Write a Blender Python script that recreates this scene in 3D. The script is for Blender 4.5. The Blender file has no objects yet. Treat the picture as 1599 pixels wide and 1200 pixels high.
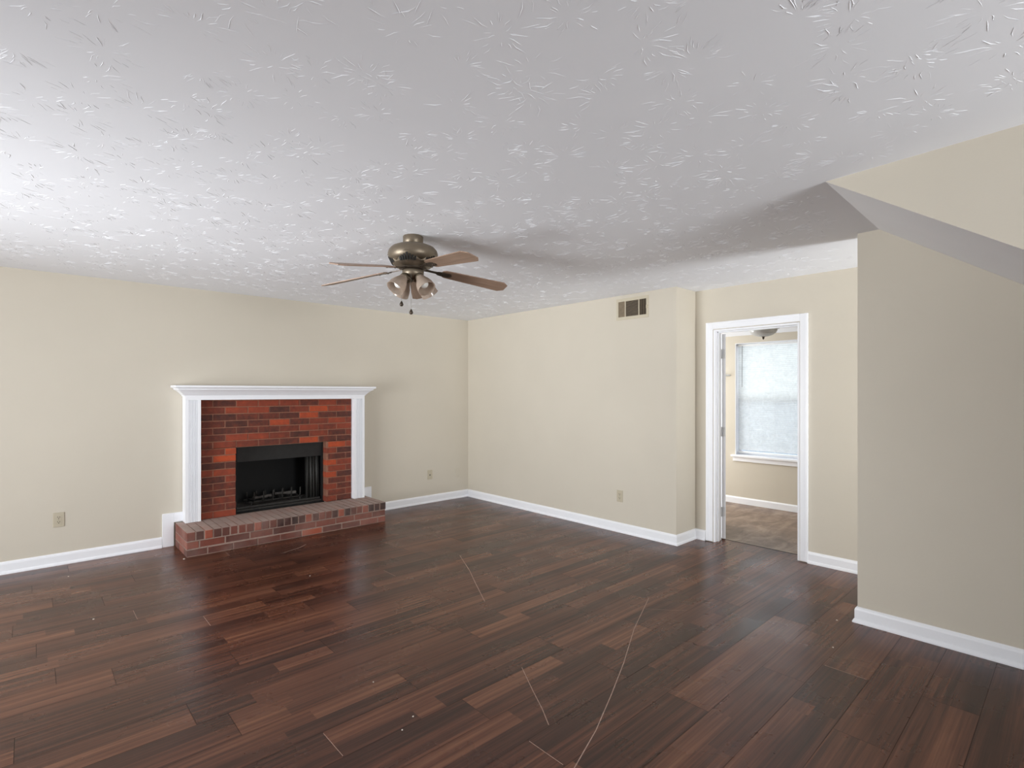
import bpy, math, random
from math import sin, cos, pi, radians as rad
from mathutils import Vector, Matrix
random.seed(7)
S = bpy.context.scene
COL = S.collection
H = 2.44            # living-room ceiling
HK = 2.175          # kitchen ceiling

# ------------------------------------------------------------------ camera
cam_d = bpy.data.cameras.new('camera')
cam_d.sensor_width = 36.0
cam_d.lens = 821.0 / 1599.0 * 36.0
cam_d.shift_y = 13.0 / 1599.0
cam_d.clip_start = 0.02
cam = bpy.data.objects.new('camera', cam_d); COL.objects.link(cam)
cam.location = (0, 0, 1.443)
cam.rotation_euler = (rad(90), 0, math.atan2(0.73672664, 0.67619069) - rad(90))
S.camera = cam

# ------------------------------------------------------------------ world, view
S.view_settings.view_transform = 'Standard'
S.view_settings.look = 'None'
S.view_settings.gamma = 1
S.view_settings.use_curve_mapping = False
S.view_settings.exposure = 0.17
w = bpy.data.worlds.new('world'); S.world = w; w.use_nodes = True
bg = w.node_tree.nodes['Background']
bg.inputs[0].default_value = (0.86, 0.93, 1.0, 1); bg.inputs[1].default_value = 1.0

# ------------------------------------------------------------------ daylight and added fill lamps standing in the window openings
def area(name, loc, rot, sx, sy, power, col=(1, 1, 1), spread=180):
    l = bpy.data.lights.new(name, 'AREA'); l.shape = 'RECTANGLE'; l.size = sx; l.size_y = sy
    l.energy = power; l.color = col; l.spread = rad(spread)
    o = bpy.data.objects.new(name, l); COL.objects.link(o); o.location = loc; o.rotation_euler = rot
    return o
DAY = (0.94, 0.975, 1.0)
# glass door in the side wall (x = -2.8), facing +x: sky, then light thrown up by the ground outside
area('daylight_patio_door', (-2.83, 3.55, 1.06), (0, rad(-90), 0), 1.96, 2.3, 72, DAY, 140)
area('ground_light_patio_door', (-2.86, 3.55, 0.85), (0, rad(-102), 0), 1.5, 2.3, 29, DAY, 68)
# added fill lamps at an unseen back-wall window, facing +y: level, then tilted up
area('fill_lamp_back', (1.8, -3.53, 1.35), (rad(90), 0, 0), 1.5, 1.6, 12, DAY, 160)
area('upward_fill_lamp_back', (1.8, -3.56, 1.25), (rad(116), 0, 0), 1.5, 1.4, 62, DAY, 110)
# hall beyond the stair wall, facing +y
area('daylight_hall_window', (4.4, -1.32, 1.1), (rad(99), 0, 0), 0.8, 1.7, 13, DAY, 150)
area('ground_light_hall_window', (4.4, -1.36, 0.8), (rad(108), 0, 0), 0.8, 1.1, 13, DAY, 80)
# added lamp at an unseen side window to brighten the kitchen, facing -y
area('fill_lamp_kitchen_side', (5.9, 4.93, 1.25), (rad(-90), 0, 0), 1.3, 1.3, 58, DAY)
# daylight outside the kitchen window with the blind, facing -x
area('daylight_kitchen_window', (7.35, 2.6, 1.5), (0, rad(90), 0), 2.0, 1.6, 13, (0.98, 0.99, 1.0))

# ------------------------------------------------------------------ materials
def lin(c):
    c /= 255.0
    return c / 12.92 if c <= 0.04045 else ((c + 0.055) / 1.055) ** 2.4
def rgb(r, g, b): return (lin(r), lin(g), lin(b), 1)
class NT:
    def __init__(s, name):
        s.m = bpy.data.materials.new(name); s.m.use_nodes = True
        s.t = s.m.node_tree; s.b = s.t.nodes['Principled BSDF']; s.out = s.t.nodes['Material Output']
    def n(s, typ, **kw):
        nd = s.t.nodes.new(typ)
        for k, v in kw.items():
            if k.startswith('i_'): nd.inputs[int(k[2:]) if k[2:].isdigit() else k[2:]].default_value = v
            else: setattr(nd, k, v)
        return nd
    def l(s, a, b): s.t.links.new(a, b)
    def coord(s, kind='Object', scale=(1, 1, 1)):
        tc = s.n('ShaderNodeTexCoord'); mp = s.n('ShaderNodeMapping'); mp.inputs['Scale'].default_value = scale
        s.l(tc.outputs[kind], mp.inputs[0]); return mp.outputs[0]
    def noise(s, vec, scale, detail=3, rough=0.55, dist=0):
        nd = s.n('ShaderNodeTexNoise'); nd.inputs['Scale'].default_value = scale; nd.inputs['Detail'].default_value = detail
        nd.inputs['Roughness'].default_value = rough; nd.inputs['Distortion'].default_value = dist
        if vec is not None: s.l(vec, nd.inputs['Vector'])
        return nd.outputs[0]
    def ramp(s, fac, stops):
        nd = s.n('ShaderNodeValToRGB'); e = nd.color_ramp.elements
        while len(e) < len(stops): e.new(0.5)
        for el, (p, c) in zip(e, stops): el.position = p; el.color = c
        s.l(fac, nd.inputs[0]); return nd.outputs[0]
    def math(s, op, a, b=None):
        nd = s.n('ShaderNodeMath', operation=op)
        for i, x in enumerate((a, b)):
            if x is None: continue
            if isinstance(x, (int, float)): nd.inputs[i].default_value = x
            else: s.l(x, nd.inputs[i])
        return nd.outputs[0]
    def mix(s, fac, a, b, mode='MIX'):
        nd = s.n('ShaderNodeMix', data_type='RGBA', blend_type=mode)
        for sock, x in ((nd.inputs[0], fac), (nd.inputs[6], a), (nd.inputs[7], b)):
            if isinstance(x, (int, float, tuple)): sock.default_value = x
            else: s.l(x, sock)
        return nd.outputs[2]
    def bump(s, h, strength, dist=0.01):
        nd = s.n('ShaderNodeBump'); nd.inputs['Strength'].default_value = strength; nd.inputs['Distance'].default_value = dist
        s.l(h, nd.inputs['Height']); s.l(nd.outputs[0], s.b.inputs['Normal'])
    def set(s, **kw):
        for k, v in kw.items():
            k = k.replace('_', ' ')
            if isinstance(v, (int, float, tuple)): s.b.inputs[k].default_value = v
            else: s.l(v, s.b.inputs[k])
        return s

def plain(name, col, rough=0.5, metal=0.0, var=0.06, scale=9, spec=0.5):
    m = NT(name); v = m.coord()
    n = m.noise(v, scale, 4)
    dark = tuple(c * (1 - var) for c in col[:3]) + (1,); lite = tuple(min(1, c * (1 + var)) for c in col[:3]) + (1,)
    m.set(Base_Color=m.ramp(n, [(0.3, dark), (0.7, lite)]), Roughness=rough, Metallic=metal)
    m.b.inputs['Specular IOR Level'].default_value = spec
    return m.m

def wall_paint(name, col):
    m = NT(name); v = m.coord('Object')
    big = m.noise(v, 1.1, 3); fine = m.noise(v, 170, 2)
    a = tuple(c * 0.975 for c in col[:3]) + (1,); b = tuple(min(1, c * 1.02) for c in col[:3]) + (1,)
    m.set(Base_Color=m.ramp(big, [(0.3, a), (0.7, b)]), Roughness=0.62)
    m.b.inputs['Specular IOR Level'].default_value = 0.25
    m.bump(fine, 0.12, 0.002)
    return m.m
M = {}
M['wall'] = wall_paint('beige_wall_paint', rgb(212, 204, 189))
M['ceiling'] = plain('white_ceiling_paint', rgb(240, 241, 245), 0.75, var=0.012, scale=2.0, spec=0.2)
M['trim'] = plain('white_trim_paint', rgb(249, 250, 254), 0.35, var=0.012, scale=5, spec=0.4)
M['plaster'] = wall_paint('white_soffit_paint', rgb(244, 245, 249))
M['outside'] = plain('grey_outer_wall', rgb(150, 148, 142), 0.8)

def wood_floor():
    m = NT('dark_walnut_laminate')
    at = m.n('ShaderNodeAttribute', attribute_name='tone'); sd = m.n('ShaderNodeAttribute', attribute_name='seed')
    tc = m.n('ShaderNodeTexCoord')
    off = m.n('ShaderNodeCombineXYZ'); m.l(m.math('MULTIPLY', sd.outputs['Fac'], 37.0), off.inputs[0]); m.l(m.math('MULTIPLY', sd.outputs['Fac'], 91.0), off.inputs[2])
    add = m.n('ShaderNodeVectorMath', operation='ADD'); m.l(tc.outputs['Object'], add.inputs[0]); m.l(off.outputs[0], add.inputs[1])
    def mp(sc):
        nd = m.n('ShaderNodeMapping'); nd.inputs['Scale'].default_value = sc; m.l(add.outputs[0], nd.inputs[0]); return nd.outputs[0]
    g1 = m.noise(mp((0.8, 42, 1)), 1.0, 4, 0.6, 0.15)       # broad figure
    g2 = m.noise(mp((3.0, 150, 1)), 1.0, 3, 0.6, 0.1)       # fine streaks
    cl = m.noise(mp((1.6, 11, 1)), 1.0, 2, 0.5, 0.4)         # clouds
    fac = m.math('ADD', m.math('MULTIPLY', at.outputs['Fac'], 0.36), m.math('ADD', m.math('MULTIPLY', g1, 0.90), m.math('ADD', m.math('MULTIPLY', g2, 0.30), m.math('MULTIPLY', cl, 0.25))))
    fac = m.math('SUBTRACT', fac, 0.39)
    col = m.ramp(fac, [(0.08, rgb(34, 19, 14)), (0.36, rgb(66, 38, 28)), (0.58, rgb(98, 59, 43)), (0.78, rgb(124, 82, 60)), (0.98, rgb(158, 110, 78))])
    fine = m.noise(m.coord('Object', (1, 1, 1)), 2.3, 4, 0.6)
    m.set(Base_Color=col, Roughness=m.ramp(fine, [(0.3, (0.22,) * 3 + (1,)), (0.7, (0.36,) * 3 + (1,))]))
    m.b.inputs['Specular IOR Level'].default_value = 0.42
    m.bump(g2, 0.10, 0.0015)
    return m.m
M['wood'] = wood_floor()
M['seam'] = plain('dark_plank_seam', rgb(24, 14, 11), 0.6)
M['scratch'] = plain('pale_scuff', rgb(176, 148, 134), 0.6, var=0.2, scale=60)

def vinyl():
    m = NT('brown_stone_look_vinyl'); v = m.coord('Object', (1, 1, 1))
    n1 = m.noise(m.coord('Object', (2.2, 5.5, 1)), 1.3, 6, 0.62, 0.8); n2 = m.noise(v, 14, 4)
    f = m.math('ADD', m.math('MULTIPLY', n1, 0.8), m.math('MULTIPLY', n2, 0.25))
    col = m.ramp(f, [(0.32, rgb(92, 72, 58)), (0.5, rgb(124, 102, 86)), (0.68, rgb(158, 136, 118))])
    br = m.n('ShaderNodeTexBrick', offset=0.0, squash=1.0)
    m.l(v, br.inputs[0]); br.inputs['Scale'].default_value = 1.0; br.inputs['Brick Width'].default_value = 0.46; br.inputs['Row Height'].default_value = 0.46
    br.inputs['Mortar Size'].default_value = 0.004
    col = m.mix(m.math('MULTIPLY', br.outputs['Fac'], 0.45), col, rgb(172, 152, 134))
    m.set(Base_Color=col, Roughness=0.38); return m.m
M['vinyl'] = vinyl()

def brick():
    m = NT('red_brick'); at = m.n('ShaderNodeAttribute', attribute_name='tone')
    v = m.coord(); n1 = m.noise(v, 16, 4, 0.6); n2 = m.noise(v, 120, 4, 0.7)
    f = m.math('ADD', at.outputs['Fac'], m.math('MULTIPLY', m.math('SUBTRACT', n1, 0.5), 0.75))
    f = m.math('ADD', f, m.math('MULTIPLY', m.math('SUBTRACT', n2, 0.5), 0.16))
    col = m.ramp(f, [(0.02, rgb(58, 36, 31)), (0.25, rgb(90, 48, 38)), (0.5, rgb(126, 58, 40)), (0.75, rgb(150, 66, 42)), (1.0, rgb(186, 78, 40))])
    m.set(Base_Color=col, Roughness=0.8); m.bump(n2, 0.5, 0.004); return m.m
M['brick'] = brick()
def hearth_brick():
    m = NT('dusty_hearth_brick'); at = m.n('ShaderNodeAttribute', attribute_name='tone')
    v = m.coord(); n1 = m.noise(v, 12, 4, 0.6); n2 = m.noise(v, 110, 4, 0.7); n3 = m.noise(v, 4, 3)
    f = m.math('ADD', at.outputs['Fac'], m.math('MULTIPLY', m.math('SUBTRACT', n1, 0.5), 0.4))
    f = m.math('ADD', f, m.math('MULTIPLY', m.math('SUBTRACT', n2, 0.5), 0.16))
    col = m.ramp(f, [(0.02, rgb(54, 36, 33)), (0.25, rgb(92, 56, 48)), (0.5, rgb(124, 66, 52)), (0.75, rgb(146, 76, 58)), (1.0, rgb(166, 86, 62))])
    dust = m.ramp(n3, [(0.35, (0.0,) * 3 + (1,)), (0.7, (0.5,) * 3 + (1,))])
    gm = m.n('ShaderNodeNewGeometry'); sp = m.n('ShaderNodeSeparateXYZ'); m.l(gm.outputs['True Normal'], sp.inputs[0])
    up = m.math('MULTIPLY', m.math('MAXIMUM', sp.outputs[2], 0.0), 0.72)      # ash and dust lying on the top
    col = m.mix(m.math('ADD', m.math('MULTIPLY', dust, 0.5), up), col, rgb(180, 160, 150))
    m.set(Base_Color=col, Roughness=0.82); m.bump(n2, 0.5, 0.004); return m.m
M['hearth'] = hearth_brick()
M['mortar'] = plain('pinkish_mortar', rgb(146, 100, 80), 0.9, var=0.15, scale=40)
M['hmortar'] = plain('grey_pink_mortar', rgb(158, 134, 122), 0.9, var=0.15, scale=40)
M['black'] = plain('soot_black', rgb(7, 7, 7), 0.7, var=0.3, scale=20)
M['blackmetal'] = plain('black_painted_steel', rgb(42, 42, 41), 0.5, var=0.15, scale=20)
M['mesh'] = plain('grey_black_wire_mesh', rgb(58, 57, 54), 0.55, metal=0.3, var=0.2, scale=90)
M['ash'] = plain('grey_ash', rgb(92, 88, 84), 0.95, var=0.5, scale=16)
M['iron'] = plain('worn_iron', rgb(58, 56, 53), 0.5, metal=0.4, var=0.3, scale=40)
M['almond'] = plain('almond_plastic', rgb(196, 186, 164), 0.35, var=0.02)
M['painted'] = plain('plate_painted_like_wall', rgb(208, 200, 184), 0.5, var=0.02)
M['slot'] = plain('dark_slot', rgb(30, 27, 24), 0.7)
M['ventpaint'] = plain('vent_painted_beige', rgb(204, 194, 172), 0.5, var=0.02)
M['louver'] = plain('brown_dusty_louver', rgb(158, 142, 120), 0.6, var=0.1, scale=40)
M['bronze'] = plain('antique_pewter_bronze', rgb(124, 112, 96), 0.42, metal=0.65, var=0.08, scale=14)
M['darkbronze'] = plain('dark_bronze', rgb(74, 64, 54), 0.45, metal=0.6, var=0.1, scale=20)
M['nickel'] = plain('brushed_nickel', rgb(150, 146, 140), 0.35, metal=0.9)
M['bulb'] = plain('white_bulb_glass', rgb(240, 240, 236), 0.25, var=0.01)
M['white'] = plain('white_plastic', rgb(238, 239, 240), 0.4, var=0.01)
M['wand'] = plain('grey_clear_wand', rgb(120, 122, 126), 0.3)
M['fleck'] = plain('white_paint_fleck', rgb(226, 216, 204), 0.8)

def blade_wood():
    m = NT('weathered_oak_blade'); v = m.coord('Object', (3, 60, 10))
    n = m.noise(v, 1.0, 4, 0.6, 0.4)
    m.set(Base_Color=m.ramp(n, [(0.3, rgb(132, 106, 88)), (0.7, rgb(168, 140, 120))]), Roughness=0.45); return m.m
M['blade'] = blade_wood()
def frosted(name, col, transl=0.45, transp=0.12):
    m = NT(name); v = m.coord(); n = m.noise(v, 18, 4, 0.6, 1.0)
    c = m.ramp(n, [(0.3, tuple(x * 0.85 for x in col[:3]) + (1,)), (0.7, col)])
    d = m.n('ShaderNodeBsdfDiffuse'); t = m.n('ShaderNodeBsdfTranslucent'); g = m.n('ShaderNodeBsdfGlossy'); g.inputs['Roughness'].default_value = 0.2
    tr = m.n('ShaderNodeBsdfTransparent'); m.l(c, d.inputs[0]); m.l(c, t.inputs[0])
    def mx(f, a, b):
        x = m.n('ShaderNodeMixShader'); x.inputs[0].default_value = f; m.l(a.outputs[0], x.inputs[1]); m.l(b.outputs[0], x.inputs[2]); return x
    r = mx(transp, mx(0.08, mx(transl, d, t), g), tr); m.l(r.outputs[0], m.out.inputs[0]); return m.m
M['shade'] = frosted('smoky_alabaster_glass', rgb(206, 188, 172))
M['bowl'] = frosted('white_alabaster_glass', rgb(236, 236, 234), 0.4, 0.0)
M['slat'] = frosted('white_blind_slat', rgb(236, 240, 242), 0.42, 0.0)
def pane(name, transp, col):
    m = NT(name); n = m.noise(m.coord(), 3, 2)
    g = m.n('ShaderNodeBsdfGlossy'); g.inputs['Roughness'].default_value = 0.02
    tr = m.n('ShaderNodeBsdfTransparent'); m.l(m.ramp(n, [(0.0, tuple(c * .99 for c in col[:3]) + (1,)), (1.0, col)]), tr.inputs[0])
    x = m.n('ShaderNodeMixShader'); x.inputs[0].default_value = transp; m.l(g.outputs[0], x.inputs[1]); m.l(tr.outputs[0], x.inputs[2]); m.l(x.outputs[0], m.out.inputs[0]); return m.m
M['pane'] = pane('window_glass', 0.94, (0.97, 0.985, 0.98, 1))
M['screen'] = pane('insect_screen_glass', 0.97, (0.78, 0.81, 0.84, 1))

# ------------------------------------------------------------------ mesh helper
class MB:
    def __init__(s): s.v = []; s.f = []; s.mi = []; s.at = {}; s.sm = []
    def poly(s, pts, mi=0, smooth=False, **at):
        b = len(s.v); s.v += [tuple(p) for p in pts]; s._f(tuple(range(b, b + len(pts))), mi, smooth, at)
    def _f(s, idx, mi, smooth, at):
        s.f.append(idx); s.mi.append(mi); s.sm.append(smooth)
        for k, x in at.items(): s.at.setdefault(k, {})[len(s.f) - 1] = x
    def add(s, V, F, mi=0, smooth=False, mat=None, **at):
        b = len(s.v)
        s.v += [tuple(mat @ Vector(p)) if mat else tuple(p) for p in V]
        for f in F: s._f(tuple(i + b for i in f), mi, smooth, at)
        return s
    def box(s, x0, x1, y0, y1, z0, z1, mi=0, mat=None, **at):
        V = [(x, y, z) for z in (z0, z1) for y in (y0, y1) for x in (x0, x1)]
        F = [(0, 2, 3, 1), (4, 5, 7, 6), (0, 1, 5, 4), (2, 6, 7, 3), (0, 4, 6, 2), (1, 3, 7, 5)]
        return s.add(V, F, mi, False, mat, **at)
    def lathe(s, prof, n=32, mi=0, mat=None, cap=True, **at):
        V = []; F = []
        for (r, z) in prof:
            for k in range(n): a = 2 * pi * k / n; V.append((r * cos(a), r * sin(a), z))
        for i in range(len(prof) - 1):
            for k in range(n):
                k2 = (k + 1) % n; F.append((i * n + k, i * n + k2, (i + 1) * n + k2, (i + 1) * n + k))
        s.add(V, F, mi, True, mat, **at)
        if cap:
            for i in (0, len(prof) - 1):
                if prof[i][0] > 1e-5:
                    s.add(V[i * n:(i + 1) * n], [tuple(range(n))], mi, False, mat, **at)
        return s
    def tube(s, pts, r, n=8, mi=0, mat=None, **at):
        P = [Vector(p) for p in pts]; V = []; F = []
        for i, p in enumerate(P):
            d = (P[min(i + 1, len(P) - 1)] - P[max(i - 1, 0)]).normalized()
            u = d.orthogonal().normalized() if i == 0 else (u - d * u.dot(d)).normalized()
            w_ = d.cross(u); rr = r[i] if isinstance(r, (list, tuple)) else r
            for k in range(n): a = 2 * pi * k / n; V.append(p + u * rr * cos(a) + w_ * rr * sin(a))
        for i in range(len(P) - 1):
            for k in range(n):
                k2 = (k + 1) % n; F.append((i * n + k, i * n + k2, (i + 1) * n + k2, (i + 1) * n + k))
        s.add(V, F, mi, True, mat, **at)
        s.add(V[:n], [tuple(range(n - 1, -1, -1))], mi, False, mat, **at); s.add(V[-n:], [tuple(range(n))], mi, False, mat, **at)
        return s
    def prism(s, outline, axis, a0, a1, mi=0, mat=None, **at):
        """outline of 2-D points extruded along axis (0,1,2)"""
        def p3(q, a):
            if axis == 0: return (a, q[0], q[1])
            if axis == 1: return (q[0], a, q[1])
            return (q[0], q[1], a)
        n = len(outline); V = [p3(q, a0) for q in outline] + [p3(q, a1) for q in outline]
        F = [tuple(range(n - 1, -1, -1)), tuple(range(n, 2 * n))] + [(k, (k + 1) % n, n + (k + 1) % n, n + k) for k in range(n)]
        return s.add(V, F, mi, False, mat, **at)
    def sweep(s, path, prof, mi=0):
        """profile (offset to the left of the path, z) swept along a level path with mitred corners"""
        P = [Vector(p) for p in path]; N = len(P); R = []
        for i in range(N):
            ds = []
            if i > 0: ds.append((P[i] - P[i - 1]).normalized())
            if i < N - 1: ds.append((P[i + 1] - P[i]).normalized())
            ns = [Vector((-d.y, d.x)) for d in ds]
            m = ns[0] if len(ns) == 1 else (ns[0] + ns[1]) / (1 + ns[0].dot(ns[1]))
            R.append([(P[i].x + m.x * o, P[i].y + m.y * o, z) for (o, z) in prof])
        n = len(prof); V = [q for r in R for q in r]; F = []
        for i in range(N - 1):
            for k in range(n):
                k2 = (k + 1) % n; F.append((i * n + k, i * n + k2, (i + 1) * n + k2, (i + 1) * n + k))
        F += [tuple(range(n)), tuple(range((N - 1) * n, N * n))]
        return s.add(V, F, mi)
    def build(s, name, mats, parent=None, recalc=True, bevel=0, loc=None, **props):
        me = bpy.data.meshes.new(name); me.from_pydata(s.v, [], s.f)
        for m in (mats if isinstance(mats, (list, tuple)) else [mats]): me.materials.append(m)
        me.polygons.foreach_set('material_index', s.mi); me.polygons.foreach_set('use_smooth', s.sm)
        for k, d in s.at.items():
            a = me.attributes.new(k, 'FLOAT', 'FACE'); a.data.foreach_set('value', [d.get(i, 0.5) for i in range(len(s.f))])
        me.update()
        if recalc:
            import bmesh
            bm = bmesh.new(); bm.from_mesh(me); bmesh.ops.recalc_face_normals(bm, faces=bm.faces); bm.to_mesh(me); bm.free()
        o = bpy.data.objects.new(name, me); COL.objects.link(o)
        if loc: o.location = loc
        if parent: o.parent = parent
        if bevel:
            b = o.modifiers.new('bevel', 'BEVEL'); b.width = bevel; b.segments = 2; b.limit_method = 'ANGLE'; b.angle_limit = rad(40)
        for k, x in props.items(): o[k] = x
        return o
def struct(o): o['kind'] = 'structure'; return o
def thing(name, label, cat, loc, rz=0, group=None):
    o = bpy.data.objects.new(name, None); COL.objects.link(o); o.empty_display_size = 0.1
    o.location = loc; o.rotation_euler = (0, 0, rz); o['label'] = label; o['category'] = cat
    if group: o['group'] = group
    return o
def tag(o, label, cat, group=None):
    o['label'] = label; o['category'] = cat
    if group: o['group'] = group
    return o
def copy_tree(o, parent=None):
    c = o.copy(); COL.objects.link(c)
    if parent: c.parent = parent
    for ch in list(o.children): copy_tree(ch, c)
    return c

# ------------------------------------------------------------------ room shell
XW, YS, YL = -2.8, -3.6, 5.8          # side wall, back wall, fireplace wall
XR, XD, YBUMP = 4.493, 4.855, 2.605   # vent wall, door wall, return of the vent wall
XC, YC = 3.83, 0.965                  # closet wall under the stairs
XK, XK1, YK0, YK1 = 4.975, 6.79, 0.9, 5.0
DY0, DY1, DZ = 1.65, 2.42, 2.045      # doorway
T = 0.12

def holed(mb, axis, a0, a1, u0, u1, z0, z1, holes, mi=0):
    """wall slab with rectangular holes; axis 0: slab thickness along x, u = y; axis 1: thickness along y, u = x"""
    us = sorted({u0, u1, *[h for q in holes for h in q[:2]]}); zs = sorted({z0, z1, *[h for q in holes for h in q[2:]]})
    for i in range(len(us) - 1):
        for j in range(len(zs) - 1):
            cu = (us[i] + us[i + 1]) / 2; cz = (zs[j] + zs[j + 1]) / 2
            if any(q[0] < cu < q[1] and q[2] < cz < q[3] for q in holes): continue
            if axis == 0: mb.box(a0, a1, us[i], us[i + 1], zs[j], zs[j + 1], mi)
            else: mb.box(us[i], us[i + 1], a0, a1, zs[j], zs[j + 1], mi)

m = MB(); holed(m, 1, YL, YL + T, XW - T, XR + T, 0, H, [(1.50, 2.47, 0.17, 0.93)]); struct(m.build('wall_left', M['wall']))
m = MB(); m.box(XR, XR + T, YBUMP, YL, 0, H); m.box(XR + T, XD, YBUMP, YBUMP + T, 0, H); struct(m.build('wall_right', M['wall']))
m = MB(); holed(m, 0, XD, XK, -1.4, YK1, 0, H, [(DY0, DY1, 0, DZ)]); struct(m.build('wall_door', M['wall']))
m = MB(); m.box(XC, XC + T, YS, YC, 0, H); struct(m.build('wall_closet', M['wall']))
m = MB(); holed(m, 1, -1.4, -1.28, XC + T, XD, 0, H, [(3.99, 4.81, 0.2, 2.05)]); struct(m.build('wall_hall', M['wall']))
m = MB(); holed(m, 0, XW - T, XW, YS - T, YL, 0, H, [(2.35, 4.75, 0.02, 2.1)]); struct(m.build('wall_side', M['wall']))
m = MB(); holed(m, 1, YS - T, YS, XW, XC + T, 0, H, [(1.0, 2.45, 0.45, 2.2)]); struct(m.build('wall_back', M['wall']))
# wedge below the stairs: beige flank, white sloping underside
m = MB()
def zs_(y): return H - 0.69 * (0.83 - y)
ye = -2.58; xa, xb = 2.775, 2.50
fl = [(xa, 0.83, H), (xb, ye, zs_(ye)), (xb, ye, H)]
rt = [(XC - 0.002, 0.85, H), (XC - 0.002, ye, zs_(ye)), (XC - 0.002, ye, H)]
m.poly(fl, 0); m.poly(rt[::-1], 0)
m.poly([fl[0], rt[0], rt[1], fl[1]], 1); m.poly([fl[1], rt[1], rt[2], fl[2]], 0); m.poly([fl[2], rt[2], rt[0], fl[0]], 0)
struct(m.build('wall_stair', [M['wall'], M['plaster']]))

# kitchen shell
m = MB(); holed(m, 0, XK1, XK1 + 0.16, YK0, YK1 + T, 0, H, [(2.14, 3.088, 0.63, 2.08)]); struct(m.build('wall_kitchen', M['wall']))
m = MB(); m.box(XK, XK1 + 0.16, YK0 - T, YK0, 0, H); struct(m.build('wall_kitchen_right', M['wall']))
m = MB(); holed(m, 1, YK1, YK1 + T, XK, XK1, 0, H, [(5.2, 6.6, 0.55, 1.95)]); struct(m.build('wall_kitchen_left', M['wall']))
m = MB(); m.box(XK, XK1, YK0, YK1, HK, HK + 0.08); struct(m.build('ceiling_kitchen', M['ceiling']))

# ceiling with stomped plaster strokes
m = MB(); z0 = H
m.box(XW - T, XK1 + 0.16, YS - T, YL + T, H, H + 0.1)
def stroke(x, y, a, L, wd, h, bend):
    d = Vector((cos(a), sin(a))); nrm = Vector((-d.y, d.x)); p = Vector((x, y))
    q1 = p + d * L * 0.4 + nrm * bend * L; q2 = p + d * L
    V = [(p.x, p.y, z0 + .0002), (q1.x + nrm.x * wd, q1.y + nrm.y * wd, z0 + .0002), (q1.x - nrm.x * wd, q1.y - nrm.y * wd, z0 + .0002), (q1.x, q1.y, z0 - h), (q2.x, q2.y, z0 + .0002), (q2.x - d.x * L * .18, q2.y - d.y * L * .18, z0 - h * 0.8)]
    m.add(V, [(0, 3, 1), (0, 2, 3), (1, 3, 5), (3, 2, 5), (1, 5, 4), (5, 2, 4)])
rs = random.Random(3)
yy = -0.6
while yy < YL - 0.15:
    xx = XW + 0.1
    while xx < XD - 0.12:
        cx = xx + rs.uniform(-.07, .07); cy = yy + rs.uniform(-.07, .07)
        if not (cx > XR - .12 and cy > YBUMP - .12) and not (cx > 2.62 and cy < 0.98) and not (cx > 3.7 and cy < 1.1):
            n = rs.randint(11, 22); R0 = rs.uniform(.07, .115); a0 = rs.uniform(0, 6.3); arc = rs.choice([6.28, 6.28, 4.2, 3.0])
            for k in range(n):
                a = a0 + arc * (k + rs.uniform(-.3, .3)) / n
                r0 = rs.uniform(.012, .065); L = rs.uniform(.02, R0 - .02)
                stroke(cx + r0 * cos(a), cy + r0 * sin(a), a + rs.uniform(-.25, .25), L, rs.uniform(.0010, .0022), rs.uniform(.0004, .0014), rs.uniform(-.12, .12))
        xx += 0.19
    yy += 0.19
struct(m.build('ceiling', M['ceiling'], recalc=False))

# plank floor
m = MB(); PW = 0.208; Y0 = 1.98 - 23 * PW
m.poly([(XW - T, YS - T, -0.002), (XD + 0.17, YS - T, -0.002), (XD + 0.17, YL + T, -0.002), (XW - T, YL + T, -0.002)], 1)
rf = random.Random(11)
ends = {}      # plank rows whose joints are known: row index -> x of a joint
for yb, x in ((3.436, 0.098), (3.228, 0.316), (3.02, 0.818), (3.852, 0.028), (4.476, 0.375), (3.644, 0.825), (2.604, 0.535)):
    ends[round((yb - Y0) / PW)] = x
light = {(3.644, 0): (-0.027, 0.72, 0.95), (3.956, 0): (0.03, 0.52, 0.9)}
g = 0.0009; PL = 1.29; prevoff = 0
for r in range(46):
    ya = Y0 + r * PW; yb = ya + PW
    if ya > YL: break
    if ya < YS - PW: continue
    off = ends.get(r)
    if off is None: off = (prevoff + rf.choice([0.37, 0.43, 0.55, 0.8]) * PL)
    prevoff = off
    x = off - PL * math.ceil((off - XW) / PL + 1)
    while x < XD + 0.17:
        xe = x + PL; pt = rf.uniform(-.06, .06); sd = rf.random()
        for h2 in (0, 1):
            sa = ya + h2 * PW / 2 + (g if h2 == 0 else 0); sb = ya + (h2 + 1) * PW / 2 - (g if h2 == 1 else 0)
            # printed strips of uneven length within one plank
            cut = [x] + sorted(x + rf.uniform(.15, .85) * PL for _ in range(rf.choice([0, 1, 1, 2]))) + [xe]
            for i in range(len(cut) - 1):
                a = max(cut[i] + (g if i == 0 else 0), XW - T); b = min(cut[i + 1] - (g if i == len(cut) - 2 else 0), XD + 0.17)
                if b - a < 0.01: continue
                tone = min(1, max(0, rf.gauss(0.44, 0.2) + pt))
                if rf.random() < 0.10: tone = rf.uniform(0.8, 1.0)
                if rf.random() < 0.10: tone = rf.uniform(0.0, 0.12)
                y1 = min(sb, YL + T); y0 = max(sa, YS - T)
                if y1 > y0: m.poly([(a, y0, 0), (b, y0, 0), (b, y1, 0), (a, y1, 0)], 0, tone=tone, seed=(sd + 0.37 * h2 + 0.113 * i) % 1.0)
        # chipped pale joint at some plank ends
        if rf.random() < 0.14 and XW < xe < XD: m.box(xe - .001, xe + .001, ya + .01, yb - .01, 0, 0.0004, 2)
        x = xe
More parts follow.
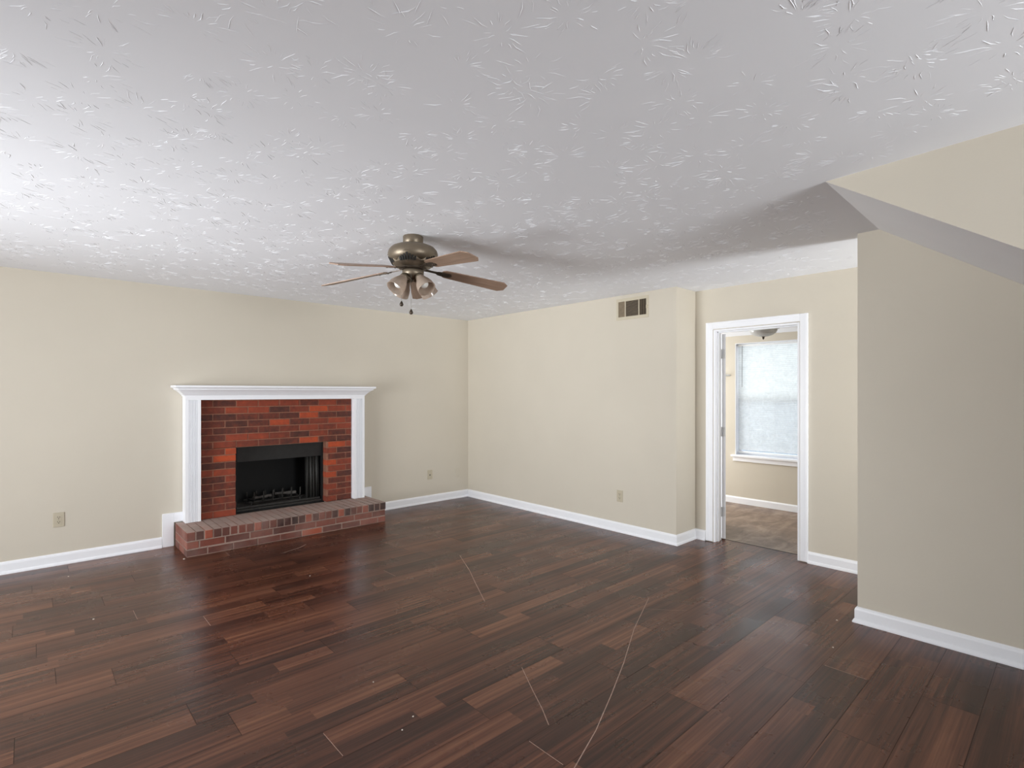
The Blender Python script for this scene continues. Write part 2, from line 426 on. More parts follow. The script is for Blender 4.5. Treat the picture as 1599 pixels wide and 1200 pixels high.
def scratch(pts, wd):
    P = [Vector(p) for p in pts]
    for i in range(len(P) - 1):
        d = (P[i + 1] - P[i]).normalized(); nn = Vector((-d.y, d.x)) * wd / 2
        a, b = P[i], P[i + 1]
        m.poly([(a.x - nn.x, a.y - nn.y, .0006), (a.x + nn.x, a.y + nn.y, .0006), (b.x + nn.x, b.y + nn.y, .0006), (b.x - nn.x, b.y - nn.y, .0006)], 2)
scratch([(2.802, 3.735), (2.62, 3.36), (2.47, 3.09), (2.312, 2.796)], .0055)
scratch([(3.193, 2.064), (2.72, 1.86), (2.33, 1.66), (2.047, 1.528), (1.78, 1.41), (1.541, 1.325), (1.40, 1.27)], .0042)
scratch([(1.901, 1.995), (1.79, 1.80), (1.72, 1.67), (1.658, 1.571)], .0036)
scratch([(1.66, 4.86), (1.85, 4.93), (1.93, 4.99)], .006)
scratch([(3.62, 4.02), (3.70, 3.90), (3.71, 3.80)], .006)
scratch([(3.02, 1.98), (3.12, 1.86), (3.20, 1.78)], .002)
# dark line and pale lip where the laminate ends at the kitchen
m.box(XD + 0.165, XD + 0.178, DY0 - 0.06, DY1 + .05, -0.002, 0.0012, 1)
struct(m.build('floor', [M['wood'], M['seam'], M['scratch']], recalc=False))
m = MB(); m.box(XD + 0.18, XK1 + .16, YK0 - T, YK1 + T, -0.05, -0.001); struct(m.build('floor_kitchen', M['vinyl']))

# baseboards (board with a moulded top and a shoe at the floor), room on the left of each path
BP = [(0, 0.0), (0.024, 0.0), (0.024, 0.008), (0.019, 0.019), (0.0135, 0.024), (0.0135, 0.078), (0.010, 0.090), (0.004, 0.098), (0, 0.098)]
def base(name, path, prof=BP): return struct(MB().sweep(path, prof).build(name, M['trim']))
base('baseboard_left', [(0.905, YL), (XW, YL), (XW, 4.76)])
base('baseboard_fireplace', [(XR, YL), (2.945, YL)])
base('baseboard_right', [(XD, 2.495), (XD, YBUMP), (XR, YBUMP), (XR, YL - .024)])
base('baseboard_door', [(XD, -1.28), (XD, 1.583)])
base('baseboard_closet', [(XC, YS + .1), (XC, YC), (XC + T, YC), (XC + T, -1.28)])
base('baseboard_kitchen', [(XK1, YK0), (XK1, YK1)], [(0, 0), (0.014, 0), (0.014, 0.07), (0.006, 0.085), (0, 0.085)])
base('baseboard_side', [(XW, 2.34), (XW, YS), (XC, YS)], BP)
# white trim stepping up around the hearth
m = MB(); m.box(0.908, 1.0, YL - .016, YL, 0.0, 0.310); m.box(1.0, 1.072, YL - .016, YL, 0.222, 0.310); struct(m.build('trim_1', M['trim'], bevel=.002))
m = MB(); m.box(2.88, 3.022, YL - .016, YL, 0.222, 0.312); m.box(2.937, 3.022, YL - .016, YL, 0.098, 0.222); struct(m.build('trim_2', M['trim'], bevel=.002))

# doorway casing and jamb
m = MB()
def casing(mb, y0, y1, z0, z1, vertical, inner):
    """two-step moulded casing on the face x = XD"""
    mb.box(XD - .011, XD, y0, y1, z0, z1)
    if vertical:
        o = (y0, y0 + .022) if inner == 'lo' else (y1 - .022, y1)
        mb.box(XD - .018, XD - .011, o[0], o[1], z0, z1)
    else: mb.box(XD - .018, XD - .011, y0, y1, z1 - .022, z1)
CW = 0.065
casing(m, DY1 + .005, DY1 + .005 + CW, 0.006, DZ + .005 + CW, True, 'hi'); casing(m, DY0 - .005 - CW, DY0 - .005, 0.006, DZ + .005 + CW, True, 'lo')
casing(m, DY0 - .005, DY1 + .005, DZ + .005, DZ + .005 + CW, False, '')
struct(m.build('trim_3', M['trim'], bevel=.003))
m = MB(); J = .018
m.box(XD, XK, DY1 - J, DY1 - .0005, 0, DZ - .0005); m.box(XD, XK, DY0 + .0005, DY0 + J, 0, DZ - .0005); m.box(XD, XK, DY0 + J, DY1 - J, DZ - J, DZ - .0005)
m.box(XD + .045, XD + .075, DY1 - J - .011, DY1 - J, 0, DZ - J); m.box(XD + .045, XD + .075, DY0 + J, DY0 + J + .011, 0, DZ - J); m.box(XD + .045, XD + .075, DY0 + J, DY1 - J, DZ - J - .011, DZ - J)
struct(m.build('trim_4', M['trim'], bevel=.0015))
m = MB(); m.box(XK + .0005, XK + .016, DY1 - J + .004, DY1 + .06, 0, DZ + .06); m.box(XK + .0005, XK + .016, DY0 - .06, DY0 + J - .004, 0, DZ + .06); m.box(XK + .0005, XK + .016, DY0 + J - .004, DY1 - J + .004, DZ - J + .004, DZ + .06); struct(m.build('trim_5', M['trim']))
# the open panel door, swung back into the kitchen
hx, hy = XK + .014, DY1 - J - .002
d = thing('door_1', 'white panelled door swung open into the kitchen, seen edge on', 'door', (hx, hy, 0.012), rad(33)); del d['category']; del d['label']; struct(d)
DW, DH, DT = 0.72, 2.0, 0.035
m = MB()
rows = [(0.0, 0.24), (0.78, 0.92), (1.52, 1.62), (1.88, DH)]       # rails
for a, b in rows: m.box(0.11, DW - .11, -DT, 0, a, b)
m.box(0.0, 0.11, -DT, 0, 0, DH); m.box(DW - .11, DW, -DT, 0, 0, DH); 
for a, b in ((0.24, 0.78), (0.92, 1.52), (1.62, 1.88)): m.box(DW / 2 - .05, DW / 2 + .05, -DT, 0, a, b)
m.build('slab', M['trim'], d, bevel=.002)
for a, b in ((0.24, 0.78), (0.92, 1.52), (1.62, 1.88)):
    for u0, u1 in ((0.11, DW / 2 - .05), (DW / 2 + .05, DW - .11)):
        m = MB(); m.box(u0, u1, -DT + .009, -.009, a, b); m.box(u0 + .03, u1 - .03, -DT + .003, -.003, a + .03, b - .03); m.build('panel', M['trim'], d, bevel=.003)
for z in (0.22, 1.0, 1.76):
    m = MB(); m.box(-.0025, -.0005, -DT, -.002, z, z + .09); m.tube([(-.006, .004, z - .002), (-.006, .004, z + .092)], .006, 10)
    m.box(-.012, -.0025, .0, .002, z, z + .09); m.box(-.016, -.0026, -.016, -.013, z, z + .09)
    m.build('hinge', M['white'], d)
m = MB()
for sgn in (1, -1):
    y = 0 if sgn > 0 else -DT
    mat = Matrix.Translation((DW - .06, y, 0.95)) @ Matrix.Rotation(rad(-90 * sgn), 4, 'X')
    m.lathe([(0, 0), (.03, 0), (.03, .006), (.012, .012), (.011, .03), (.026, .042), (.027, .056), (.015, .064), (0, .065)], 20, mat=mat, cap=False)
m.build('door_knob', M['nickel'], d)

# unseen window frames; back-wall and kitchen-side ones added to go with the fill lamps
def sash_window(name, axis, plane, u0, u1, z0, z1, n_mull, depth=0.08):
    w_ = thing(name, '', '', (0, 0, 0)); del w_['label']; del w_['category']; struct(w_)
    def bx(mb, a0, a1, b0, b1, c0, c1):
        if axis == 0: mb.box(plane + a0, plane + a1, b0, b1, c0, c1)
        else: mb.box(b0, b1, plane + a0, plane + a1, c0, c1)
    m = MB(); t = .05
    bx(m, 0, depth, u0 + .002, u0 + t, z0 + .002, z1 - .002); bx(m, 0, depth, u1 - t, u1 - .002, z0 + .002, z1 - .002)
    bx(m, 0, depth, u0 + t, u1 - t, z0 + .002, z0 + t); bx(m, 0, depth, u0 + t, u1 - t, z1 - t, z1 - .002)
    for k in range(1, n_mull + 1):
        c = u0 + (u1 - u0) * k / (n_mull + 1); bx(m, 0, depth, c - .03, c + .03, z0 + t, z1 - t)
    m.build('window_frame', M['trim'], w_)
    return w_, bx
wa, bx = sash_window('window_2', 0, XW - T + .005, 2.35, 4.75, 0.02, 2.1, 1, 0.06)
wb, bx = sash_window('added_window_3', 1, YS - T + .005, 1.0, 2.45, 0.45, 2.2, 1, 0.045)
wd, bx = sash_window('window_5', 1, -1.395, 3.99, 4.81, 0.2, 2.05, 0, 0.05)
wc, bx = sash_window('added_window_4', 1, YK1 + .055, 5.2, 6.6, 0.55, 1.95, 1, 0.05)

# kitchen window (structure): frame, two sashes, sill and apron
W = thing('window_1', '', '', (XK1, 2.614, 0)); del W['label']; del W['category']; struct(W)
def wb_(mb, x0, x1, y0, y1, z0, z1): mb.box(x0 - XK1, x1 - XK1, y0 - 2.614, y1 - 2.614, z0, z1)
wy0, wy1, wz0, wz1 = 2.142, 3.086, 0.632, 2.078
m = MB()
wb_(m, XK1 + .10, XK1 + .158, wy0, wy0 + .04, wz0, wz1); wb_(m, XK1 + .10, XK1 + .158, wy1 - .04, wy1, wz0, wz1)
wb_(m, XK1 + .10, XK1 + .158, wy0 + .04, wy1 - .04, wz0, wz0 + .04); wb_(m, XK1 + .10, XK1 + .158, wy0 + .04, wy1 - .04, wz1 - .04, wz1)
wb_(m, XK1 + .10, XK1 + .15, wy0 + .04, wy1 - .04, 1.32, 1.37)
m.build('window_frame', M['trim'], W)
m = MB(); wb_(m, XK1 + .128, XK1 + .132, wy0 + .04, wy1 - .04, 1.37, wz1 - .04); m.build('pane', M['pane'], W)
m = MB(); wb_(m, XK1 + .128, XK1 + .132, wy0 + .04, wy1 - .04, wz0 + .04, 1.32); m.build('pane', M['screen'], W)
m = MB(); m.prism([(-.045, wy0 - .045 - 2.614), (-.0005, wy0 - .045 - 2.614), (-.0005, wy0 + .001 - 2.614), (.10, wy0 + .001 - 2.614), (.10, wy1 - .001 - 2.614), (-.0005, wy1 - .001 - 2.614), (-.0005, wy1 + .045 - 2.614), (-.045, wy1 + .045 - 2.614)], 2, .606, .632)
m.build('window_sill', M['trim'], W, bevel=.004)
m = MB(); wb_(m, XK1 - .018, XK1 - .0005, wy0 - .025, wy1 + .025, .55, .607); m.build('apron', M['trim'], W, bevel=.002)
# white jamb liner in the opening
m = MB(); wb_(m, XK1 + .0005, XK1 + .10, wy1 - .006, wy1 + .001, wz0, wz1); wb_(m, XK1 + .0005, XK1 + .10, wy0 - .001, wy0 + .006, wz0, wz1); wb_(m, XK1 + .0005, XK1 + .10, wy0 + .006, wy1 - .006, wz1 - .006, wz1 + .001)
m.build('jamb_liner', M['trim'], W)

# venetian mini blind
B = thing('venetian_blind', 'white mini blind lowered and closed in the kitchen window', 'blind', (XK1 + .055, 2.614, 0.64))
by = 0.458
m = MB(); m.box(-.015, .015, -by, by, 1.40, 1.425); m.build('headrail', M['white'], B, bevel=.002)
m = MB(); pitch = .0235; tilt = rad(62); nsl = 57
for k in range(nsl):
    z = 1.385 - k * pitch
    pts = []
    for i in range(5):
        u = (i / 4 - .5); c = .0028 * (1 - (2 * u) ** 2)
        x = u * .0255 * cos(tilt) + c * sin(tilt); zz = -u * .0255 * sin(tilt) + c * cos(tilt)
        pts.append((-x, zz))
    V = [(x, s * (by - .004), z + zz) for s in (-1, 1) for (x, zz) in pts]
    m.add(V, [(i, i + 1, 6 + i, 5 + i) for i in range(4)], 0, True)
m.build('slats', M['slat'], B, recalc=False)
m = MB(); m.box(-.012, .012, -by, by, .018, .034); m.build('bottom_rail', M['white'], B, bevel=.002)
m = MB()
for y in (-.32, 0, .32): m.tube([(-.016, y, 1.40), (-.016, y, .034)], .0009, 5); m.tube([(.016, y, 1.40), (.016, y, .034)], .0009, 5)
m.build('ladder_cord', M['white'], B)
m = MB(); m.tube([(-.022, .395, 1.405), (-.024, .395, 1.40), (-.026, .396, .87)], .004, 8); m.build('tilt_wand', M['wand'], B)

# ------------------------------------------------------------------ fireplace
FB = thing('fireplace', 'red brick fireplace with white mantel, black firebox and raised brick hearth', 'fireplace', (1.98, 5.74, 0))
fx, fy = -1.98, -5.74
rb = random.Random(5)
def a_brick(mb, x0, x1, y0, y1, z0, z1, tone, c=.003, front=True):
    j = lambda s: rb.uniform(-s, s)
    x0 += j(.0016); x1 += j(.0016); z0 += j(.001); z1 += j(.001); y0 += j(.002)
    x0 += fx; x1 += fx; y0 += fy; y1 += fy
    V = [(x0, y1, z0), (x1, y1, z0), (x1, y1, z1), (x0, y1, z1), (x0, y0 + c, z0), (x1, y0 + c, z0), (x1, y0 + c, z1), (x0, y0 + c, z1),
         (x0 + c, y0, z0 + c), (x1 - c, y0, z0 + c), (x1 - c, y0, z1 - c), (x0 + c, y0, z1 - c)]
    F = [(0, 1, 2, 3), (8, 9, 10, 11), (4, 5, 9, 8), (5, 6, 10, 9), (6, 7, 11, 10), (7, 4, 8, 11), (0, 4, 5, 1), (1, 5, 6, 2), (2, 6, 7, 3), (3, 7, 4, 0)]
    mb.add(V, F, 0, False, None, tone=tone)
def tone_():
    t = rb.random()
    return rb.uniform(.18, .33) if t < .16 else (rb.uniform(.82, 1.0) if t > .91 else rb.uniform(.3, .72))
m = MB(); ZB, CH = 0.217, 0.0678; OX0, OX1 = 1.522, 2.451; BX0, BX1 = 1.205, 2.743; YB = 5.74
for r in range(17):
    z0 = ZB + r * CH; z1 = z0 + CH - .0095
    j0 = 1.316 if r % 2 == 0 else 1.424
    js = [j0 + .2085 * k for k in range(-2, 10)]
    for k in range(len(js) - 1):
        a, b = js[k], js[k + 1]
        spans = [(a + .005, b - .005)]
        if r < 10:
            out = []
            for (s, e) in spans:
                if s < OX0: out.append((s, min(e, OX0)))
                if e > OX1: out.append((max(s, OX1), e))
            spans = out
        for s, e in spans:
            s = max(s, BX0); e = min(e, BX1)
            if e - s > .018: a_brick(m, s, e, YB, YB + .095, z0, z1, tone_())
mo = .0045
for (x0, x1, z0, z1) in ((BX0, OX0 - .004, ZB, ZB + 10 * CH), (OX1 + .004, BX1, ZB, ZB + 10 * CH), (BX0, BX1, ZB + 10 * CH - .004, 1.372)):
    m.box(x0 + fx, x1 + fx, YB + mo + fy, 5.80 - .001 + fy, z0, z1, 1)
for (x0, x1, z0, z1) in ((OX0 - .02, OX0 - .004, ZB, ZB + 10 * CH), (OX1 + .004, OX1 + .018, ZB, ZB + 10 * CH), (OX0, OX1, ZB + 10 * CH - .004, ZB + 10 * CH + .02)):
    m.box(x0 + fx, x1 + fx, 5.79 + fy, YB + .1 + fy, z0, z1, 1)
m.build('brick_surround', [M['brick'], M['mortar']], FB)
# hearth
m = MB(); HX0, HX1, HY = 1.008, 2.932, 5.288
n = 28; p = (HX1 - HX0) / n
for k in range(n):
    t = tone_() - .12
    if k >= n - 3: t = rb.uniform(0, .1)
    x0 = HX0 + k * p; a_brick(m, x0 + (.0045 if k else 0), x0 + p - (.0045 if k < n - 1 else 0), HY - .004, HY + .2, .139, .2165, t, .004)
    a_brick(m, x0 + (.003 if k else 0), x0 + p - (.003 if k < n - 1 else 0), HY + .2065, YB - .003, .139, .2155, tone_() - .05, .003)
for r, (z0, z1) in enumerate(((.004, .062), (.071, .1305))):
    x = HX0 - (0.0 if r else .0); first = .098 if r else .165
    L = first
    while x < HX1 - .01:
        xe = min(x + L, HX1)
        a_brick(m, x + (.004 if x > HX0 else 0), xe - (.004 if xe < HX1 else 0), HY + .004, HY + .1, z0, z1, tone_(), .003); x = xe; L = .2085
    for xs in (HX0 + .001, HX1 - .097):                 # brick ends on the short sides
        yq = HY + .11
        while yq < YL - .06:
            ye2 = min(yq + .2, YL - .03); a_brick(m, xs, xs + .096, yq, ye2, z0, z1, tone_(), .002); yq = ye2 + .009
for xs, xe in ((HX0, 1.066), (2.884, HX1)):
    a_brick(m, xs + .001, xe, YB + .003, YL - .03, .139, .2155, tone_() - .05, .003)
m.box(HX0 + .003 + fx, HX1 - .003 + fx, HY - .0005 + fy, YL - .025 + fy, .132, .2135, 1); m.box(HX0 + .004 + fx, HX1 - .004 + fx, HY + .0065 + fy, YL - .025 + fy, 0.0, .132, 1)
m.build('hearth', [M['hearth'], M['hmortar']], FB)
# firebox behind the opening
m = MB(); y0, y1 = YB + .10, 6.28
bx0, bx1 = 1.508, 2.465
m.box(bx0 + fx, bx1 + fx, y0 + fy, y1 + fy, .18, .216); m.box(bx0 + fx, bx1 + fx, y0 + fy, y1 + fy, .905, .925)
m.box(bx0 + fx, bx0 + .012 + fx, y0 + fy, y1 + fy, .216, .905); m.box(bx1 - .012 + fx, bx1 + fx, y0 + fy, y1 + fy, .216, .905)
m.box(bx0 + fx, bx1 + fx, y1 + fy, y1 + .02 + fy, .18, .925)
m.build('firebox', M['black'], FB)
m = MB(); m.prism([(y0 + .012 + fy, .90), (y0 + .004 + fy, .90), (y0 + .035 + fy, .725), (y0 + .047 + fy, .725)], 0, 1.545 + fx, 2.452 + fx); m.build('hood', M['blackmetal'], FB)
m = MB(); m.box(1.523 + fx, 1.56 + fx, y0 + .002 + fy, y0 + .014 + fy, .22, .902); m.build('face_frame', M['black'], FB)
m = MB(); m.box(2.436 + fx, 2.452 + fx, y0 + .002 + fy, y0 + .014 + fy, .22, .902)
m.build('face_frame', M['black'], FB)
m = MB(); m.box(1.55 + fx, 2.44 + fx, y0 + .012 + fy, y0 + .07 + fy, .2165, .236); m.box(1.55 + fx, 2.44 + fx, y0 + .05 + fy, y0 + .062 + fy, .236, .258); m.build('firebox_sill', M['iron'], FB, bevel=.003)
m = MB(); m.box(1.58 + fx, 2.42 + fx, y0 + .09 + fy, y1 - .03 + fy, .2165, .235); m.build('firebox_floor', M['ash'], FB)
def curtain(x0, x1, pl, amp):
    m = MB(); N = 96; V = []; F = []
    for i in range(N + 1):
        u = i / N; x = x0 + (x1 - x0) * u
        for j, z in enumerate((.722, .5, .245)):
            s = 1 + .18 * j
            V.append((x + .006 * sin(u * 17 + j) + fx, y0 + .075 + amp * s * (sin(u * pl * 2 * pi) + .35 * sin(u * pl * 5.3 + j * .6)) + fy, z))
    for i in range(N):
        for j in range(2): a = i * 3 + j; F.append((a, a + 3, a + 4, a + 1))
    m.add(V, F, 0, True)
    o = m.build('spark_curtain', M['mesh'], FB, recalc=False); so = o.modifiers.new('s', 'SOLIDIFY'); so.thickness = .0015
    return o
curtain(2.275, 2.436, 4.5, .010)
m = MB(); m.tube([(1.56 + fx, y0 + .075 + fy, .726), (2.438 + fx, y0 + .075 + fy, .726)], .005, 8); m.build('curtain_rod', M['blackmetal'], FB)

# grate standing in the firebox
G = thing('fire_grate', 'low iron fire grate inside the black firebox', 'grate', (1.98, 6.03, .2355))
m = MB()
for k in range(6):
    x = -.24 + k * .096
    m.tube([(x, -.13, .155), (x, -.125, .075), (x, -.10, .055), (x, .11, .055), (x, .13, .08), (x, .135, .12)], .008, 8)
m.build('grate_bars', M['iron'], G)
m = MB(); m.tube([(-.28, -.08, .047), (.28, -.08, .047)], .008, 8); m.tube([(-.28, .09, .047), (.28, .09, .047)], .008, 8); m.build('cross_bar', M['iron'], G)
for sx in (-1, 1):
    for y in (-.08, .09): m = MB(); m.tube([(sx * .25, y, .045), (sx * .262, y, .001)], .008, 8); m.build('leg', M['iron'], G)
# charred wood remains on the grate
for i, (x, y, L, a, r) in enumerate(((-.13, -.03, .20, .25, .016), (.13, .03, .22, -.2, .018))):
    rr = random.Random(20 + i); m = MB()
    m.tube([(-L / 2 + L * q / 6, rr.uniform(-.008, .008), rr.uniform(-.003, .003)) for q in range(7)], [r * rr.uniform(.75, 1.1) for _ in range(7)], 9)
    o = m.build('charred_log', M['ash']); o.location = (1.98 + x, 6.03 + y, .2355 + .064 + r + (0.0 if i == 0 else .0)); o.rotation_euler = (0, 0, a)
    tag(o, ('charred grey stick lying on the left of the fire grate', 'charred grey stick lying on the right of the fire grate')[i], 'firewood', 'burnt sticks on the grate')

# mantelpiece
mx, my, mz = -1.98, -5.74, 0.0
m = MB(); m.box(1.071 + mx, 2.877 + mx, 5.675 + my, YL - .001 + my, 1.3705 + mz, 1.405 + mz); MT = m.build('mantel', M['trim'], FB); MT['label'] = 'white painted wooden mantel with fluted pilasters'
YP = 5.675
PX = ((1.071, 1.2), (2.748, 2.877))
for a, b in PX:
    out = [(a, YP), (a + .026, YP)]
    nf = 6; fw = (b - a - .052) / nf
    for k in range(nf):
        f0 = a + .026 + k * fw
        out += [(f0 + fw * .22, YP), (f0 + fw * .35, YP + .008), (f0 + fw * .65, YP + .008), (f0 + fw * .78, YP)]
    out += [(b - .026, YP), (b, YP), (b, YL - .001), (a, YL - .001)]
    m = MB(); m.prism([(x + mx, y + my) for x, y in out], 2, .2185 + mz, 1.37 + mz); m.build('pilaster', M['trim'], MT)
# crown moulding under the shelf, mitred at both ends (profile: projection beyond the frieze, height)
prof = [(.0, 1.405), (.008, 1.405), (.008, 1.413), (.018, 1.423), (.030, 1.436), (.048, 1.453), (.066, 1.466), (.074, 1.468), (.074, 1.476), (.086, 1.486), (0, 1.486)]
m = MB(); xl, xr = 1.071 + mx, 2.877 + mx
path = [(xl, YL - .001 + my), (xl, YP + my), (xr, YP + my), (xr, YL - .001 + my)]
# room side is to the right of this path: negative offsets
m.sweep(path, [(-o, z + mz) for o, z in prof]); m.box(xl, xr, YP + my, YL - .001 + my, 1.405 + mz, 1.486 + mz)
m.build('crown_moulding', M['trim'], MT)
m = MB(); m.box(xl - .098, xr + .098, YP - .098 + my, YL - .001 + my, 1.4865 + mz, 1.508 + mz); m.build('shelf', M['trim'], MT, bevel=.005)

# ------------------------------------------------------------------ plates and vent
def outlet(name, label, loc, rz, kind='duplex', mat='almond', group=None):
    t = thing(name, label, 'outlet' if kind == 'duplex' else 'wall plate', loc, rz, group)
    # local: plate lies in the local xz plane, facing -y
    m = MB(); m.box(-.0365, .0365, -.006, 0, -.06, .06); m.build('cover_plate', M[mat], t, bevel=.003)
    if kind == 'duplex':
        for z in (-.0195, .0195):
            m = MB(); out = []
            for k in range(20):
                a = 2 * pi * k / 20; out.append((.0172 * cos(a), max(-.0135, min(.0135, .0175 * sin(a))) + z))
            m.prism(out, 1, -.0085, -.0058); r = m.build('receptacle', M[mat], t)
            m = MB(); m.box(-.0082, -.0054, -.0092, -.0083, z - .001, z + .009); m.box(.0054, .0082, -.0092, -.0083, z - .001, z + .008); m.lathe([(0, 0), (.0032, 0), (.0032, .0008), (0, .0008)], 10, mat=Matrix.Translation((0, -.0084, z - .0075)) @ Matrix.Rotation(rad(90), 4, 'X'), cap=False)
            m.build('slot', M['slot'], r)
        m = MB(); m.lathe([(0, 0), (.0028, 0), (.0022, .0012), (0, .0014)], 10, mat=Matrix.Translation((0, -.006, 0)) @ Matrix.Rotation(rad(90), 4, 'X'), cap=False); m.build('screw', M['nickel'], t)
    elif kind == 'jack':
        m = MB(); m.box(-.0075, .0075, -.0075, -.0058, -.012, .004); m.build('jack', M['slot'], t)
        for z in (-.042, .042):
            m = MB(); m.lathe([(0, 0), (.003, 0), (.0022, .0012), (0, .0014)], 10, mat=Matrix.Translation((0, -.006, z)) @ Matrix.Rotation(rad(90), 4, 'X'), cap=False); m.build('screw', M['nickel'], t)
    else:
        for z in (-.042, .042):
            m = MB(); m.lathe([(0, 0), (.003, 0), (.0022, .0012), (0, .0014)], 10, mat=Matrix.Translation((0, -.006, z)) @ Matrix.Rotation(rad(90), 4, 'X'), cap=False); m.build('screw', M['painted'], t)
    return t
outlet('wall_outlet', 'almond duplex outlet low on the wall left of the fireplace', (0.180, YL, .378), 0)
outlet('wall_outlet', 'almond duplex outlet low on the wall below the air vent', (XR, 3.247, .371), rad(-90))
outlet('phone_jack_plate', 'grey almond jack plate on the wall right of the fireplace', (3.861, YL, .365), 0, 'jack')
outlet('blank_wall_plate', 'beige painted blank plate on fireplace wall next to the room corner', (4.308, YL, .352), 0, 'blank', 'painted')

V_ = thing('air_vent', 'beige supply air vent high on the wall near the ceiling', 'vent', (XR, 3.0955, 2.295), rad(-90))
m = MB(); ow, oh, iw, ih = .192, .109, .166, .078
m.box(-ow, ow, -.006, 0, ih, oh); m.box(-ow, ow, -.006, 0, -oh, -ih); m.box(-ow, -iw, -.006, 0, -ih, ih); m.box(iw, ow, -.006, 0, -ih, ih)
m.box(-.087, -.075, -.007, 0, -ih, ih); m.box(.075, .087, -.007, 0, -ih, ih)
m.build('vent_frame', M['ventpaint'], V_, bevel=.002)
m = MB(); m.box(-iw, iw, -.001, -.0002, -ih, ih); m.build('vent_backing', M['slot'], V_)
for c, tw in ((-.1265, -42), (.1265, 42)):
    m = MB()
    for k in range(8):
        x = c - .035 + k * .010
        m.box(-.0006, .0006, -.0045, .0045, -ih, ih, mat=Matrix.Translation((x, -.0055, 0)) @ Matrix.Rotation(rad(tw), 4, 'Z'))
    m.build('louver', M['louver'], V_)
m = MB()
for k in range(14):
    z = -ih + .006 + k * .0111
    m.box(-.075, .075, -.0045, .0045, -.0006, .0006, mat=Matrix.Translation((0, -.0055, z)) @ Matrix.Rotation(rad(35), 4, 'X'))
m.build('louver', M['louver'], V_)
m = MB(); m.box(.174, .180, -.022, -.006, -.022, .012); m.build('damper_lever', M['ventpaint'], V_, bevel=.001)

# ------------------------------------------------------------------ ceiling fan
FAN = thing('ceiling_fan', 'pewter ceiling fan with five oak blades and four glass lamp shades', 'ceiling fan', (1.807, 2.904, H))
m = MB(); m.lathe([(.060, 0), (.064, -.004), (.064, -.05), (.060, -.054), (.02, -.056)], 40); m.build('canopy', M['bronze'], FAN)
m = MB(); m.lathe([(.03, -.052), (.075, -.056), (.105, -.062), (.135, -.075), (.152, -.094), (.158, -.116), (.155, -.138), (.145, -.156), (.128, -.168), (.112, -.170)], 56)
m.build('motor_housing', M['bronze'], FAN)
# scalloped vent skirt under the housing with dark radial slots
m = MB(); n = 120; V = []; F = []
for k in range(n):
    a = 2 * pi * k / n; s = .5 + .5 * cos(5 * a)
    zt = -.172 + .052 * s ** .8; rt_ = .128 + (.026 * s)
    for (r, z) in ((rt_, zt), (rt_ + .006, zt - .005), (.126, -.182), (.112, -.196), (.085, -.204)): V.append((r * cos(a), r * sin(a), z))
for k in range(n):
    for i in range(4): b = (k + 1) % n; F.append((k * 5 + i, b * 5 + i, b * 5 + i + 1, k * 5 + i + 1))
m.add(V, F, 0, True); sk = m.build('vent_skirt', M['bronze'], FAN, recalc=False); sk.rotation_euler = (0, 0, rad(266 - 42.5))
for q in range(5):
    m = MB()
    for k in range(-3, 4):
        a = 2 * pi * q / 5 + k * .118; hgt = .046 - abs(k) * .007
        m.box(-.0058, .0058, -.004, .004, -.5, .5, mat=Matrix.Rotation(a, 4, 'Z') @ Matrix.Translation((.142 - abs(k) * .0025, 0, -.158 - abs(k) * .004)) @ Matrix.Rotation(rad(28), 4, 'Y') @ Matrix.Rotation(rad(90), 4, 'Z') @ Matrix.Diagonal((1, 1, hgt, 1)))
    m.build('vent_slots', M['slot'], sk)
m = MB(); m.lathe([(.085, -.203), (.088, -.210), (.07, -.214), (.05, -.216)], 40); m.build('flywheel', M['darkbronze'], FAN)
m = MB(); m.lathe([(.04, -.214), (.062, -.216), (.068, -.222), (.068, -.246), (.062, -.254), (.045, -.262), (.03, -.272), (.012, -.278), (0, -.278)], 40); m.build('light_fitter', M['bronze'], FAN)
DRO = rad(7.5)
def blade_mesh():
    # along +x from the hub; local pitch about x
    m = MB(); out = []
    L0, L1 = .185, .642; w0, w1 = .049, .066
    for k in range(9):
        a = pi / 2 + pi * k / 8; out.append((L0 + .035 + .035 * cos(a), w0 * sin(a)))
    out += [(L1 - .036, -w1), (L1, -w1 + .03), (L1, w1 - .03), (L1 - .036, w1)]
    m.prism(out, 2, -.003, .003); return m
def iron_mesh():
    m = MB()
    m.prism([(.06, -.016), (.10, -.011), (.14, -.010), (.16, -.013), (.16, .013), (.14, .010), (.10, .011), (.06, .016)], 2, -.006, -.001)
    out = []
    for k in range(24):
        a = 2 * pi * k / 24; out.append((.205 + .052 * cos(a), .032 * sin(a) * (1 + .25 * cos(2 * a))))
    m.prism(out, 2, -.0075, -.0032)
    for (x, y) in ((.185, .018), (.185, -.018), (.235, 0)): m.lathe([(0, -.011), (.004, -.0105), (.005, -.0075)], 10, mat=Matrix.Translation((x, y, 0)), cap=False)
    return m
b0 = None
for k in range(5):
    az = rad(23 - 42.55 + 72 * k)
    if b0 is None:
        b0 = blade_mesh().build('blade', M['blade'], FAN, bevel=.0008); i0 = iron_mesh().build('blade_iron', M['darkbronze'], b0); o = b0
    else: o = copy_tree(b0, FAN)
    o.rotation_euler = (Matrix.Rotation(az, 4, 'Z') @ Matrix.Rotation(rad((7.5, 7.5, 8, 10, 4.5)[k]), 4, 'Y') @ Matrix.Rotation(rad(-13), 4, 'X')).to_euler()
    o.location = (0, 0, -.196)
